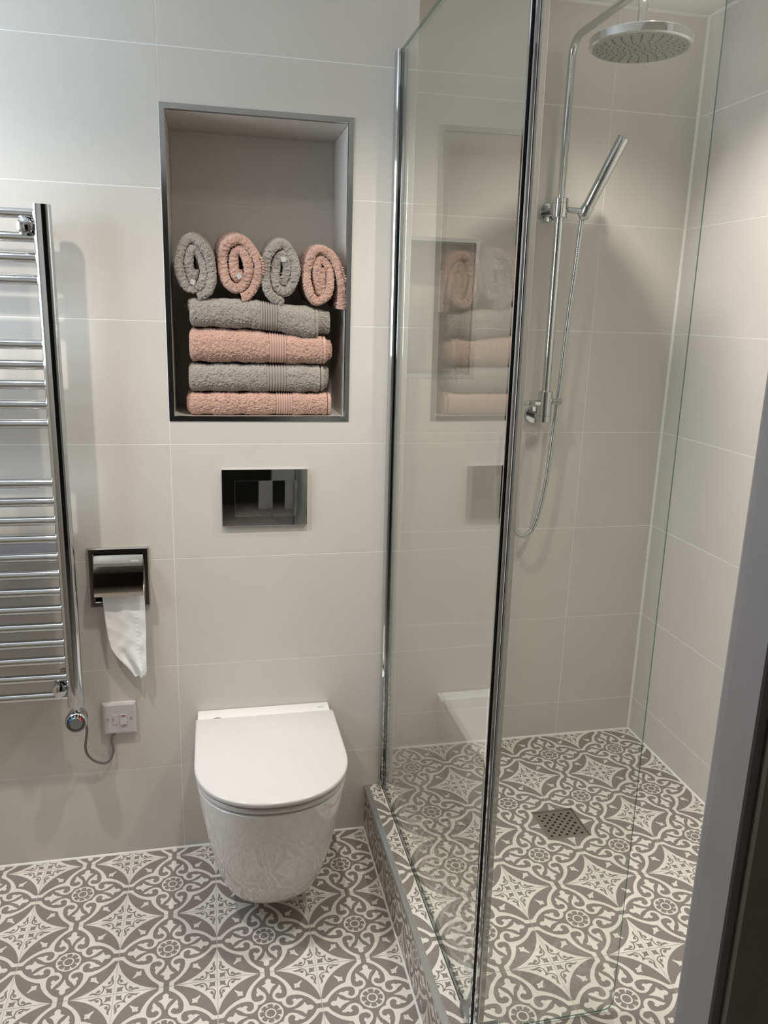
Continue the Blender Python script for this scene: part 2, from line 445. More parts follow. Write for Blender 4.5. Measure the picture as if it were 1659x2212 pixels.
def wall_rows(parent, to_world, ex, ey, joints, zlo, holes):
    """tiles on a wall; joints = list of horizontal breaks, local x along ex"""
    for a, b in zip(joints[:-1], joints[1:]):
        for z0, z1 in zip(ROWS[:-1], ROWS[1:]):
            z0 = max(z0, zlo)
            if z1 - z0 < 0.004 or b - a < 0.004: continue
            cx, cz = (a + b) / 2, (z0 + z1) / 2
            hl = [(h[0] - cx, h[1] - cx, h[2] - cz, h[3] - cz) for h in holes if h[1] > a and h[0] < b and h[3] > z0 and h[2] < z1]
            w, h_ = (b - a) / 2 - GT, (z1 - z0) / 2 - GT
            if any(h[0] <= -w and h[1] >= w and h[2] <= -h_ and h[3] >= h_ for h in hl): continue
            tile(parent, M['wall'], to_world(cx, cz), ex, ey, (-w, w, -h_, h_), hl, .0005)

nh = (NI['x0'] + .002, NI['x1'] - .002, NI['z0'] + .002, NI['z1'] - .002)
# wall behind the toilet
wall_back = struct(slab('wall_back', (0, 0.0005, 0), (1, 0, 0), (0, 0, 1), (XL - .1, XE - .0005, -0.05, CEIL + .05), [nh, PH], 0.30, M['grout']))
wall_rows(wall_back, lambda x, z: (x, 0, z), (1, 0, 0), (0, 0, 1), [XL, -TW, 0.0, XE - .0005], 0, [nh, PH])
# its return into the shower
wall_rows(wall_back, lambda x, z: (XE, x, z), (0, 1, 0), (0, 0, 1), [0.001, D], HS, [])
# rear wall of the shower
sh = (SN['x0'] + .002, SN['x1'] - .002, SN['z0'] + .002, SN['z1'] - .002)
wall_rear = struct(slab('wall_rear', (0, D + .0005, 0), (1, 0, 0), (0, 0, 1), (XE - .001, XR + .1, -0.05, CEIL + .05), [sh], 0.16, M['grout']))
wall_rows(wall_rear, lambda x, z: (x, D, z), (1, 0, 0), (0, 0, 1), [XE, 1.2083, XR], HS, [sh])
# right wall (two zones share one mesh)
wall_right = struct(slab('wall_right', (XR + .0005, 0, 0), (0, -1, 0), (0, 0, 1), (-D - .002, -YF + .1, -0.05, CEIL + .05), [], 0.1, M['grout']))
wall_rows(wall_right, lambda y, z: (XR, -y, z), (0, -1, 0), (0, 0, 1), [-D, TW - D, 2 * TW - D - .2], HS, [])
# left wall with a window
wall_left = struct(slab('wall_left', (XL - .0005, 0, 0), (0, 1, 0), (0, 0, 1), (YF - .1, 0.001, -0.05, CEIL + .05), [WIN], 0.12, M['grout']))
wall_rows(wall_left, lambda y, z: (XL, y, z), (0, 1, 0), (0, 0, 1), [YF, -TW, 0], 0, [WIN])
w1 = struct(thing('window_1', 'x', 'x')); del w1['label']; del w1['category']
fr = MB()
y0, y1, z0, z1 = WIN
for b in ((y0, y1, z0, z0 + .05), (y0, y1, z1 - .05, z1), (y0, y0 + .05, z0 + .05, z1 - .05), (y1 - .05, y1, z0 + .05, z1 - .05), ((y0 + y1) / 2 - .02, (y0 + y1) / 2 + .02, z0 + .05, z1 - .05)):
    fr.box(XL - .105, XL - .06, b[0], b[1], b[2], b[3], .004)
fr.build('window_frame', M['paint'], w1)
MB().box(XL - .118, XL - .112, y0, y1, z0, z1).build('window_pane', M['sky'], w1)
# door wall with the opening the picture is taken through
DX0, DX1, DZ = -0.42, 0.7596, 1.97
wall_front = struct(slab('wall_front', (0, YF, 0), (-1, 0, 0), (0, 0, 1), (-XR - .1, -XL + .1, -0.05, CEIL + .05), [(-DX1 - .001, -DX0 + .001, -0.06, DZ)], 0.07, M['front_paint']))
ceil = struct(slab('ceiling', (0, 0, CEIL), (1, 0, 0), (0, -1, 0), (XL - .1, XR + .1, -0.4, 3.3), [(x - .034, x + .034, -y - .034, -y + .034) for x, y, _, _ in SPOTS], 0.06, M['paint']))
# hall outside the door
hall = struct(MB().box(XL - .1, XR + .1, -3.4, -3.3, -.05, CEIL).box(XL - .2, XL - .1, -3.4, YF - .07, -.05, CEIL).box(XR + .1, XR + .2, -3.4, YF - .07, -.05, CEIL).build('wall_hall', M['hall']))
struct(MB().box(.52, XR + .1, -2.42, -2.32, -.05, CEIL).build('wall_hall_end', M['hall_pale']))
struct(MB().box(XL - .1, XR + .1, -3.3, YF - .08, -.05, -.002).build('floor_hall', M['hall_floor']))

# main floor: slab, then one tile per print
floor = struct(slab('floor', (0, 0, -.001), (1, 0, 0), (0, 1, 0), (XL, XR, YF - .08, 0.0), [], 0.05, M['floor_grout']))
OX, OY = 0.0868, -0.0359
FG = 0.0009
def floor_grid(parent, ox, oy, z, xlo, xhi, ylo, yhi, holes=()):
    i0 = math.floor((xlo - ox) / PITCH); i1 = math.ceil((xhi - ox) / PITCH)
    j0 = math.floor((ylo - oy) / PITCH); j1 = math.ceil((yhi - oy) / PITCH)
    for i in range(i0, i1):
        for j in range(j0, j1):
            cx, cy = ox + (i + .5) * PITCH, oy + (j + .5) * PITCH
            ext = (max(xlo - cx, -HALF + FG), min(xhi - cx, HALF - FG), max(ylo - cy, -HALF + FG), min(yhi - cy, HALF - FG))
            if ext[1] - ext[0] < .003 or ext[3] - ext[2] < .003: continue
            hl = [(h[0] - cx, h[1] - cx, h[2] - cy, h[3] - cy) for h in holes]
            tile(parent, M['print'], (cx, cy, z), (1, 0, 0), (0, 1, 0), ext, hl)
floor_grid(floor, OX, OY, 0.0, XL, KX - .001, YF - .07, -0.001)
floor_grid(floor, OX, OY, 0.0, KX - .001, XR - .001, YF - .07, KY - .003)
# raised shower floor
DR = (0.9590, 1.0835, -0.3315, -0.2060)
shower_floor = struct(slab('floor_shower', (0, 0, HS - .001), (1, 0, 0), (0, 1, 0), (KX + .0006, XR, KY + .0006, D), [DR], HS - .002, M['floor_grout']))
SX, SY = 1.0233, -0.0441
floor_grid(shower_floor, SX, SY, HS, 0.5345, XR - .001, KY + .013, D - .001, [DR])
# hide-under strip: the return corner belongs to the wall
i = 0
yy = OY
for j in range(-1, 5):
    ya, yb = OY - (j) * PITCH, OY - (j + 1) * PITCH
    cy = (ya + yb) / 2
    top, bot = min(-0.0015, ya - FG), max(KY + .001, yb + FG)
    if top - bot < .004: continue
    # local x runs towards the door, local y up; print cut through its middle
    tile(shower_floor, M['print'], (KX, cy, 0.10), (0, -1, 0), (0, 0, 1), (cy - top, cy - bot, -0.0985, HS - .012 - .10))
for k in range(5):
    xa = max(KX + .001, SX + (k - 3) * PITCH + FG); xb = min(XR - .001, SX + (k - 2) * PITCH - FG); cx = SX + (k - 2.5) * PITCH
    if xb - xa > .004: tile(shower_floor, M['print'], (cx, KY, 0.10), (1, 0, 0), (0, 0, 1), (xa - cx, xb - cx, -0.0985, HS - .012 - .10))
# satin metal edge on the step
t3 = struct(MB().box(KX - .0022, KX + .0118, KY, -0.0005, HS - .011, HS + .0012, .0015).box(KX - .0022, XR - .001, KY - .0022, KY + .0118, HS - .011, HS + .0012, .0015).build('trim_3', M['satin']))

# sealant beads where floor and walls meet
def bead(n, a, b, dirs, r=.0035):
    a = Vector(a); b = Vector(b); u = Vector(dirs[0]) * r; w = Vector(dirs[1]) * r
    struct(MB().loft([[p, p + u, p + (u + w) * .55, p + w] for p in (a, b)]).build('trim_%d' % n, M['sealant']))
bead(4, (XL, -.0002, .0002), (KX - .001, -.0002, .0002), ((0, -1, 0), (0, 0, 1)), .0045)
bead(5, (XE, D - .0002, HS + .0002), (XR, D - .0002, HS + .0002), ((0, -1, 0), (0, 0, 1)), .0045)
bead(6, (XR - .0002, D, HS + .0002), (XR - .0002, KY, HS + .0002), ((-1, 0, 0), (0, 0, 1)), .0045)
bead(7, (XR - .0002, D - .0002, HS), (XR - .0002, D - .0002, CEIL), ((0, -1, 0), (-1, 0, 0)), .006)
bead(8, (XE, D - .0002, CEIL - .0002), (XR, D - .0002, CEIL - .0002), ((0, -1, 0), (0, 0, -1)), .006)
bead(9, (XR - .0002, D, CEIL - .0002), (XR - .0002, YF, CEIL - .0002), ((-1, 0, 0), (0, 0, -1)), .006)
bead(10, (KX - .0002, -.0005, .0002), (KX - .0002, KY, .0002), ((-1, 0, 0), (0, 0, 1)), .004)

# niches: tiled lining and mitred metal trim
def niche(n, S, y, parent):
    x0, x1, z0, z1, d, t = (S[k] for k in ('x0', 'x1', 'z0', 'z1', 'd', 't'))
    xi0, xi1, zi0, zi1 = x0 + t, x1 - t, z0 + t, z1 - t
    # lining: five slabs, the faces towards the room tiled
    rows = [zi0] + [z for z in ROWS if zi0 + .02 < z < zi1 - .02] + [zi1]
    back = MB().box(xi0 - .008, xi1 + .008, y + d + .001, y + d + .012, zi0 - .008, zi1 + .008)
    back.box(xi0 - .008, xi0 - .001, y + .012, y + d, zi0 - .008, zi1 + .008).box(xi1 + .001, xi1 + .008, y + .012, y + d, zi0 - .008, zi1 + .008)
    back.box(xi0, xi1, y + .012, y + d, zi0 - .008, zi0 - .001).box(xi0, xi1, y + .012, y + d, zi1 + .001, zi1 + .008)
    lining = back.build('niche_lining', M['grout'], parent)
    for za, zb in zip(rows[:-1], rows[1:]):
        cz, hz = (za + zb) / 2, (zb - za) / 2 - GT * .7
        w = (xi1 - xi0) / 2 - GT
        tile(lining, M['wall'], ((xi0 + xi1) / 2, y + d, cz), (1, 0, 0), (0, 0, 1), (-w, w, -hz, hz), name='tile')
        hd = (d - .010) / 2
        tile(lining, M['wall'], (xi0, y + .010 + hd, cz), (0, 1, 0), (0, 0, 1), (-hd, hd - GT, -hz, hz), name='tile')
        tile(lining, M['wall'], (xi1, y + .010 + hd, cz), (0, -1, 0), (0, 0, 1), (-hd + GT, hd, -hz, hz), name='tile')
    w = (xi1 - xi0) / 2 - GT; hd = (d - .010) / 2
    tile(lining, M['wall'], ((xi0 + xi1) / 2, y + .010 + hd, zi0), (1, 0, 0), (0, 1, 0), (-w, w, -hd, hd - GT), name='tile')
    tile(lining, M['wall'], ((xi0 + xi1) / 2, y + .010 + hd, zi1), (1, 0, 0), (0, -1, 0), (-w, w, -hd + GT, hd), name='tile')
    # trim: four mitred strips, front face leaning slightly inwards
    tr = struct(thing('trim_%d' % n, 'x', 'x')); del tr['label']; del tr['category']
    o = [(x0, z0), (x1, z0), (x1, z1), (x0, z1)]; q = [(xi0, zi0), (xi1, zi0), (xi1, zi1), (xi0, zi1)]
    yf = y - .0016
    for k in range(4):
        k2 = (k + 1) % 4
        P = [(o[k][0], yf, o[k][1]), (o[k2][0], yf, o[k2][1]), (q[k2][0], yf + .0004, q[k2][1]), (q[k][0], yf + .0004, q[k][1])]
        Q = [(o[k][0], y + .012, o[k][1]), (o[k2][0], y + .012, o[k2][1]), (q[k2][0], y + .014, q[k2][1]), (q[k][0], y + .014, q[k][1])]
        m = MB().add(P + Q, [(0, 1, 2, 3), (7, 6, 5, 4), (0, 4, 5, 1), (1, 5, 6, 2), (2, 6, 7, 3), (3, 7, 4, 0)])
        m.build('trim_strip', M['trim'], tr)
niche(1, NI, 0.0, wall_back)
niche(2, SN, D, wall_rear)

# door frame the picture is taken past
door = struct(thing('door_1', 'x', 'x')); del door['label']; del door['category']
LX = 0.744
MB().prism([(LX + .005, YF + .001), (LX + .0015, YF - .006), (LX, YF - .0186), (LX, YF - .0745), (LX + .003, YF - .0765), (DX1, YF - .0765), (DX1, YF + .001)], 0, DZ).build('door_lining', M['jamb'], door)
MB().prism([(DX1 + .0005, YF - .0715), (DX1 + .0005, YF - .083), (DX1 + .003, YF - .0855), (DX1 + .09, YF - .0905), (DX1 + .09, YF - .0715)], 0, DZ + .09).build('architrave', M['jamb_dark'], door)
MB().prism([(DX0, YF + .001), (DX0, YF - .0765), (DX0 + .016, YF - .0765), (DX0 + .016, YF + .001)], 0, DZ).build('door_lining', M['jamb'], door)
MB().prism([(DX0 - .09, YF - .0715), (DX0 - .09, YF - .0905), (DX0 - .0005, YF - .0855), (DX0 - .0005, YF - .0715)], 0, DZ + .09).build('architrave', M['jamb_dark'], door)

struct(MB().box(XL + .001, DX0 - .095, YF + .0005, YF + .013, .002, 1.25).build('trim_11', M['jamb_dark']))  # unseen dark board, added to darken what the chrome rail bars reflect
# ceiling downlights
for k, (x, y, _, _) in enumerate(SPOTS):
    r = thing('downlight', ['round ceiling downlight above the towel rail', 'round ceiling downlight in front of the toilet', 'round ceiling downlight above the shower head', 'round ceiling downlight in front of the shower by the door'][k], 'downlight', (x, y, CEIL), 'ceiling downlights')
    MB().lathe([(0.0, .033), (0.0, .046), (-.004, .046), (-.005, .034), (.0, .033)], (0, 0, 0), (0, 0, 1), 32, False).build('bezel', M['chrome'], r, angle=35)
    MB().lathe([(.008, .0325), (.009, .0325)], (0, 0, 0), (0, 0, 1), 32).build('lens', M['lens'], r)
#==MORE==
# ------------------------------------------------------------------ toilet
def text_mesh(name, body, size, mat, parent, centre, ex, ey, depth=0.0003):
    """flat lettering lying on a surface; centre = middle of the word"""
    cu = bpy.data.curves.new(name, 'FONT'); cu.body = body; cu.size = size; cu.extrude = depth
    cu.align_x = 'CENTER'; cu.align_y = 'CENTER'
    tmp = bpy.data.objects.new('tmp', cu); COL.objects.link(tmp)
    me = bpy.data.meshes.new_from_object(tmp.evaluated_get(bpy.context.evaluated_depsgraph_get()))
    bpy.data.objects.remove(tmp, do_unlink=True); bpy.data.curves.remove(cu)
    me.name = name; me.materials.clear(); me.materials.append(mat)
    o = bpy.data.objects.new(name, me); COL.objects.link(o); o.parent = parent
    ex = Vector(ex).normalized(); ey = Vector(ey).normalized(); ez = ex.cross(ey)
    m = Matrix((ex, ey, ez)).transposed().to_4x4(); m.translation = Vector(centre); o.matrix_local = m
    return o

TX = 0.2275
def dring(w, L, y_back, z, n=48, k=2.2, cy=None):
    """D outline seen from above: straight back, sides, rounded front at -L"""
    cy = -(L - w * 1.03) if cy is None else cy
    cy = min(cy, y_back - .001)
    pts = [(TX - w, y_back), (TX - w, (y_back + cy) / 2)]
    for i in range(n + 1):
        t = PI + PI * i / n
        c, s_ = math.cos(t), math.sin(t)
        px = math.copysign(abs(c) ** (2 / k), c); py = math.copysign(abs(s_) ** (2 / k), s_)
        pts.append((TX + w * px, cy + (L + cy) * py))
    pts += [(TX + w, (y_back + cy) / 2), (TX + w, y_back)]
    return [(x, y, z) for x, y in pts]
toilet = thing('toilet', 'white wall-hung toilet with closed lid under the flush plate', 'toilet', (0, 0, 0))
prof = [(.402, .1790, .478), (.36, .1750, .470), (.31, .168, .457), (.26, .160, .443), (.21, .151, .427), (.16, .141, .408), (.12, .1305, .389), (.095, .122, .374), (.080, .115, .362), (.071, .106, .350), (.068, .090, .330)]
rings = [dring(w, L, -0.001, z) for z, w, L in reversed(prof)] + [dring(.176, .474, -0.001, .405), dring(.160, .452, -.001, .4055)]
MB().loft(rings).build('bowl', M['ceramic'], toilet, angle=38)
MB().box(TX - .1795, TX + .1795, -.0760, -.001, .395, .4240, .004).build('rear_ledge', M['ceramic'], toilet, angle=40)
def dslab(name, w, L, yb, z0, z1, bev, mat):
    rr = [dring(w - bev, L - bev, yb - bev, z0), dring(w - bev * .3, L - bev * .3, yb - bev * .3, z0 + bev * .3), dring(w, L, yb, z0 + bev),
          dring(w, L, yb, z1 - bev), dring(w - bev * .3, L - bev * .3, yb - bev * .3, z1 - bev * .3), dring(w - bev, L - bev, yb - bev, z1)]
    return MB().loft(rr).build(name, mat, toilet, angle=50)
dslab('seat', .1815, .480, -.080, .4090, .4225, .004, M['lid'])
dslab('lid', .1840, .484, -.0780, .4265, .4400, .0045, M['lid'])
MB().cyl((.100, -.0640, .4238), (.100, -.0640, .4262), .0140, seg=28).build('hinge_cover', M['chrome'], toilet, angle=40)
text_mesh('maker_mark', 'Roca', .0085, M['ink'], toilet, (.383, -.030, .4241), (1, 0, 0), (0, 1, 0), .0002)

# ------------------------------------------------------------------ flush plate
fp = thing('flush_plate', 'mirror chrome dual flush plate on the wall above the toilet', 'flush plate', (.2343, 0, 1.022))
def rel(r): 
    for c in r.children: c.location = Vector(c.location) - Vector(r.location)
MB().box(.1243, .3443, -.0095, -.0002, .9472, 1.0968, .0012).build('plate', M['chrome'], fp, angle=30)
MB().box(.1574, .2527, -.0118, -.0090, .9740, 1.0680, .0008).build('flush_button', M['chrome'], fp, angle=30)
MB().box(.2540, .3150, -.0118, -.0090, .9740, 1.0680, .0008).build('flush_button', M['chrome'], fp, angle=30)
text_mesh('maker_mark', 'Roca', .006, M['ink'], fp, (.332, -.0096, .955), (1, 0, 0), (0, 0, 1), .0002)
rel(fp)

# ------------------------------------------------------------------ paper holder and paper
hx0, hx1, hz0, hz1 = -.2130, -.0630, .7392, .8980
ho = thing('paper_holder', 'recessed polished toilet paper holder with curved flap', 'toilet paper holder', (-.138, 0, .82))
def frame(x0, x1, z0, z1, wdt, y0, y1, bev):
    m = MB()
    prof_ = [(0, y1), (0, y0 + bev), (bev, y0), (wdt - bev * .5, y0), (wdt, y0 + bev * .5), (wdt, y1)]
    cs = [((x0, z0), (1, 1)), ((x1, z0), (-1, 1)), ((x1, z1), (-1, -1)), ((x0, z1), (1, -1))]
    rg = [[(c[0] + s_[0] * o_, y, c[1] + s_[1] * o_) for o_, y in prof_] for c, s_ in cs]
    n = len(prof_); v = [p for r_ in rg for p in r_]; f = []
    for k in range(4):
        k2 = (k + 1) % 4
        for i_ in range(n):
            i2 = (i_ + 1) % n; f.append((k * n + i_, k2 * n + i_, k2 * n + i2, k * n + i2))
    return m.add(v, f)
frame(hx0, hx1, hz0, hz1, .0155, -.0085, -.0002, .003).build('frame', M['nickel'], ho, angle=30)
a_, b_, c_, d_ = PH
bx = MB().box(a_ + .0005, b_ - .0005, .108, .110, c_ + .0005, d_ - .0005)
bx.box(a_ + .0005, a_ + .002, -.001, .108, c_ + .0005, d_ - .0005).box(b_ - .002, b_ - .0005, -.001, .108, c_ + .0005, d_ - .0005)
bx.box(a_ + .002, b_ - .002, -.001, .108, c_ + .0005, c_ + .002).box(a_ + .002, b_ - .002, -.001, .108, d_ - .002, d_ - .0005)
bx.build('recess_box', M['hole'], ho)
fl = []
NF = 24
for k in range(NF + 1):
    t = k / NF; z = .8795 - .1005 * t
    an = math.radians(46 - 58 * t); y = -.0065 - .112 * (math.cos(an) - math.cos(math.radians(46))); z = .8795 - .1005 * (math.sin(math.radians(46)) - math.sin(an)) / (math.sin(math.radians(46)) + math.sin(math.radians(12)))
    fl.append((y, z))
fx0, fx1 = -.1965, -.0770
v = []; f = []
for y, z in fl: v += [(fx0, y, z), (fx1, y, z)]
n0 = len(v)
for k, (y, z) in enumerate(fl):
    a1 = fl[min(k + 1, NF)]; a0 = fl[max(k - 1, 0)]; tv = Vector((a1[0] - a0[0], a1[1] - a0[1])).normalized(); nx = Vector((-tv.y, tv.x)) * -.0016
    v += [(fx0, y + abs(nx.x), z), (fx1, y + abs(nx.x), z)]
for k in range(NF):
    i_ = 2 * k
    f += [(i_, i_ + 2, i_ + 3, i_ + 1), (n0 + i_ + 1, n0 + i_ + 3, n0 + i_ + 2, n0 + i_), (i_, n0 + i_, n0 + i_ + 2, i_ + 2), (i_ + 1, i_ + 3, n0 + i_ + 3, n0 + i_ + 1)]
f += [(0, 1, n0 + 1, n0), (2 * NF, n0 + 2 * NF, n0 + 2 * NF + 1, 2 * NF + 1)]
MB().add(v, f).build('flap', M['nickel'], ho, angle=40)
text_mesh('maker_mark', 'FLOVA', .0062, M['pale_ink'], ho, (-.0965, fl[4][0] - .0004, fl[4][1] + .0004), (1, 0, 0), (0, fl[2][0] - fl[6][0], fl[2][1] - fl[6][1]), .0002)
rel(ho)
pr = thing('toilet_paper', 'white toilet paper roll with its loose sheet hanging down', 'toilet paper', (-.136, 0, .70))
rc = (0.052, .822); RR = .046
MB().lathe([(0, .019), (0, RR), (.1, RR), (.1, .019), (0, .019)], (-.190, rc[0], rc[1]), (1, 0, 0), 40, False).build('roll', M['paper'], pr, angle=40)
# hanging sheet: grid bent over the lip, creased, with a torn slanting end
NU, NV = 40, 90
top = [(-.0025 + .0, .800)]
def sheet_c(vv):
    """centre line (y,z) by distance down the sheet"""
    z = .806 - vv
    y = .004 - .028 * min(1, vv / .022) if vv < .022 else -.024 + .004 * math.sin((vv - .022) * 18)
    return y, z
v = []; f = []
LEN = .258
for j in range(NV + 1):
    vv = LEN * j / NV
    y, z = sheet_c(vv)
    xl = lerp_tab(vv, [(0, -.1800), (.03, -.1800), (.08, -.1775), (.14, -.1725), (.175, -.1660), (.205, -.1480), (.235, -.1220), (.258, -.1080)])
    xr = lerp_tab(vv, [(0, -.0765), (.03, -.0765), (.12, -.0765), (.2, -.0785), (.24, -.0790), (.258, -.0825)])
    for i_ in range(NU + 1):
        u = i_ / NU; x = xl + (xr - xl) * u
        am = min(1, max(0, (vv - .02) / .05))
        cr = .0005 * math.sin(x * 140 + vv * 60 + 2 * math.sin(vv * 40)) + .0006 * math.sin(vv * 95 + x * 35 + 1.5 * math.sin(x * 90)) + .0005 * abs(math.sin((x * .7 - vv) * 85 + 1))
        pleat = .0065 * math.exp(-((u - .62) / .16) ** 2) * min(1, max(0, (vv - .15) / .08))
        pleat2 = -.006 * math.exp(-((u - .3) / .12) ** 2) * min(1, max(0, (vv - .17) / .06))
        emb = .0006 * math.exp(-((u - .77) / .03) ** 2) * math.sin(vv * 520)
        v.append((x, y + am * (cr - pleat - pleat2) + emb, z + (.004 * math.sin(u * 9) if j == NV else 0)))
W = NU + 1
for j in range(NV):
    for i_ in range(NU): f.append((j * W + i_, (j + 1) * W + i_, (j + 1) * W + i_ + 1, j * W + i_ + 1))
sh_ = mesh_obj('loose_sheet', v, f, M['paper'], pr, True)
md = sh_.modifiers.new('thickness', 'SOLIDIFY'); md.thickness = .0006
rel(pr)

# ------------------------------------------------------------------ fused spur
sp = thing('fused_spur', 'square white fused switch plate low on the wall under the paper holder', 'switch', (-.156, 0, .424))
x0, x1, z0, z1 = -.1985, -.1133, .3792, .4690
def pillow(m, x0, x1, z0, z1, yb, yf, ins):
    a = [(x0, yb, z0), (x1, yb, z0), (x1, yb, z1), (x0, yb, z1)]; b = [(x0, yf + ins * .6, z0), (x1, yf + ins * .6, z0), (x1, yf + ins * .6, z1), (x0, yf + ins * .6, z1)]
    c = [(x0 + ins, yf, z0 + ins), (x1 - ins, yf, z0 + ins), (x1 - ins, yf, z1 - ins), (x0 + ins, yf, z1 - ins)]
    return m.loft([a, b, c])
pillow(MB(), x0, x1, z0, z1, -.0002, -.0135, .0055).build('face_plate', M['plastic'], sp)
MB().box(-.1735, -.1600, -.0146, -.0130, .4085, .4370, .0004).build('fuse_carrier', M['plastic'], sp)
MB().box(-.1722, -.1706, -.0149, -.0144, .4190, .4270).build('carrier_slot', M['ink'], sp)
MB().add([(-.1533, -.0132, .4085), (-.1373, -.0132, .4085), (-.1373, -.0132, .4372), (-.1533, -.0132, .4372),
          (-.1530, -.0172, .4090), (-.1376, -.0172, .4090), (-.1376, -.0148, .4290), (-.1530, -.0148, .4290), (-.1376, -.0160, .4366), (-.1530, -.0160, .4366)],
         [(4, 5, 6, 7), (7, 6, 8, 9), (0, 1, 5, 4), (9, 8, 2, 3), (1, 2, 8, 6, 5), (0, 4, 7, 9, 3), (3, 2, 1, 0)]).build('rocker', M['plastic'], sp)
MB().box(-.1488, -.1418, -.0165, -.0150, .4325, .4352).build('neon_window', M['red'], sp)
for sx_ in (-.1852, -.1255):
    MB().cyl((sx_, -.0130, .4240), (sx_, -.0141, .4240), .0034, seg=16).build('screw', M['brushed'], sp, angle=40)
rel(sp)

# ------------------------------------------------------------------ heated towel rail
RX0, RX1, RYC = -.760, -.2495, -.082
rail = thing('towel_rail', 'tall chrome ladder towel rail on the left of the wall', 'towel rail', (-.505, 0, .49))
def post(xc):
    pts = []
    for i_ in range(32):
        t = 2 * PI * i_ / 32; c, s_ = math.cos(t), math.sin(t)
        pts.append((xc + .0195 * math.copysign(abs(c) ** .62, c), RYC + .002 - .0165 * math.copysign(abs(s_) ** .72, s_)))
    return MB().loft([[(x, y, z) for x, y in pts] for z in (.5065, 1.7040)])
for xc in (RX0, RX1): post(xc).build('post', M['chrome'], rail, angle=35)
zs = [1.6839, 1.6350, 1.5915, 1.5441, 1.4041, 1.3587, 1.3139, 1.2685, 1.2238, 1.0830, 1.0384, .9921, .9465, .9015, .8572, .8125, .7673, .7216, .6778, .6324, .5852, .5360]
for z in zs:
    MB().cyl((RX0 + .012, RYC + .004, z), (RX1 - .012, RYC + .004, z), .0112, seg=24, caps=False).build('bar', M['chrome'], rail, angle=40)
for xb in (RX0 + .034, RX1 - .034):
    for z in (1.6570, .5560):
        b = MB().lathe([(0, .012), (.060, .012), (.066, .0185), (.088, .0185), (.098, .0165), (.1015, .0115), (.103, 0.0005)], (xb, -.0005, z), (0, -1, 0), 28)
        b.lathe([(0, .021), (.004, .021), (.006, .016)], (xb, -.0005, z), (0, -1, 0), 28).build('wall_bracket', M['chrome'], rail, angle=40)
th = MB().cyl((RX1, RYC, .5065), (RX1, RYC, .4900), .0105, seg=20)
th.lathe([(-.026, .020), (-.022, .0262), (.012, .0275), (.020, .0262), (.0235, .0225)], (RX1 - .001, RYC, .4660), (0.06, -1, .12), 36)
th.build('thermostat', M['chrome'], rail, angle=40)
ax = Vector((0.06, -1, .12)).normalized(); ux = Vector((1, 0.06, 0)).normalized(); uz = ux.cross(ax) * -1
uz = ax.cross(ux); uz = uz if uz.z > 0 else -uz
dc = Vector((RX1 - .001, RYC, .4660)) + ax * .0240
dial = MB().lathe([(-.004, .0150), (.0, .0150), (.0012, .0140)], dc, ax, 30).build('dial', M['satin'], rail, angle=40)
RB = [(.02, .05, .35), (.03, .25, .75), (.05, .60, .80), (.45, .70, .65), (.80, .35, .15), (.75, .08, .05), (.60, .02, .03)]
for k, cl in enumerate(RB):
    t = math.radians(168 - k * 24); m_ = plain('dial_colour', cl + (1,), .3)
    p0 = dc + ax * .0002 + (ux * math.cos(t) + uz * math.sin(t)) * .0172
    MB().cyl(p0 - ax * .001, p0 + ax * .0012, .0019, seg=10).build('dial_dot', m_, rail)
text_mesh('dial_mark', '+', .011, M['ink'], rail, dc + ux * .0205 + uz * .002 + ax * .0006, ux, uz, .0002)
text_mesh('dial_mark', '-', .011, M['ink'], rail, dc - ux * .0205 + uz * .001 + ax * .0006, ux, uz, .0002)
pw = dc - uz * .0195 + ax * .0006
MB().tube([pw + (ux * math.sin(t) + uz * math.cos(t)) * .0026 for t in np.linspace(.6, 2 * PI - .6, 14)], .0004, 6).build('power_mark', M['ink'], rail)
MB().box(pw.x - .0004, pw.x + .0004, pw.y - .0004, pw.y + .0004, pw.z, pw.z + .0034).build('power_mark', M['ink'], rail)
cp = [(-.2300, -.073, .450), (-.2305, -.066, .425), (-.2370, -.050, .390), (-.2420, -.036, .358), (-.2380, -.026, .330), (-.2220, -.020, .308), (-.2000, -.016, .298), (-.1850, -.013, .305), (-.1760, -.011, .330), (-.1790, -.010, .358), (-.1760, -.009, .374), (-.1700, -.0085, .3815)]
MB().tube(bezier(cp, 8), .0033, 10).build('power_cable', M['cable'], rail, angle=60)
rel(rail)
# slip of card seen between the bars
cd = tag(MB().box(-.420, -.2660, -.030, -.0005, .8880, .9330, .001).build('tape_box', [M['card']]), 'flat pale box with black rim on the wall behind the towel rail', 'box')
MB().box(-.2658, -.2630, -.031, -.0005, .8880, .9365).box(-.420, -.2660, -.031, -.0005, .9335, .9365).build('black_rim', M['black'], cd)

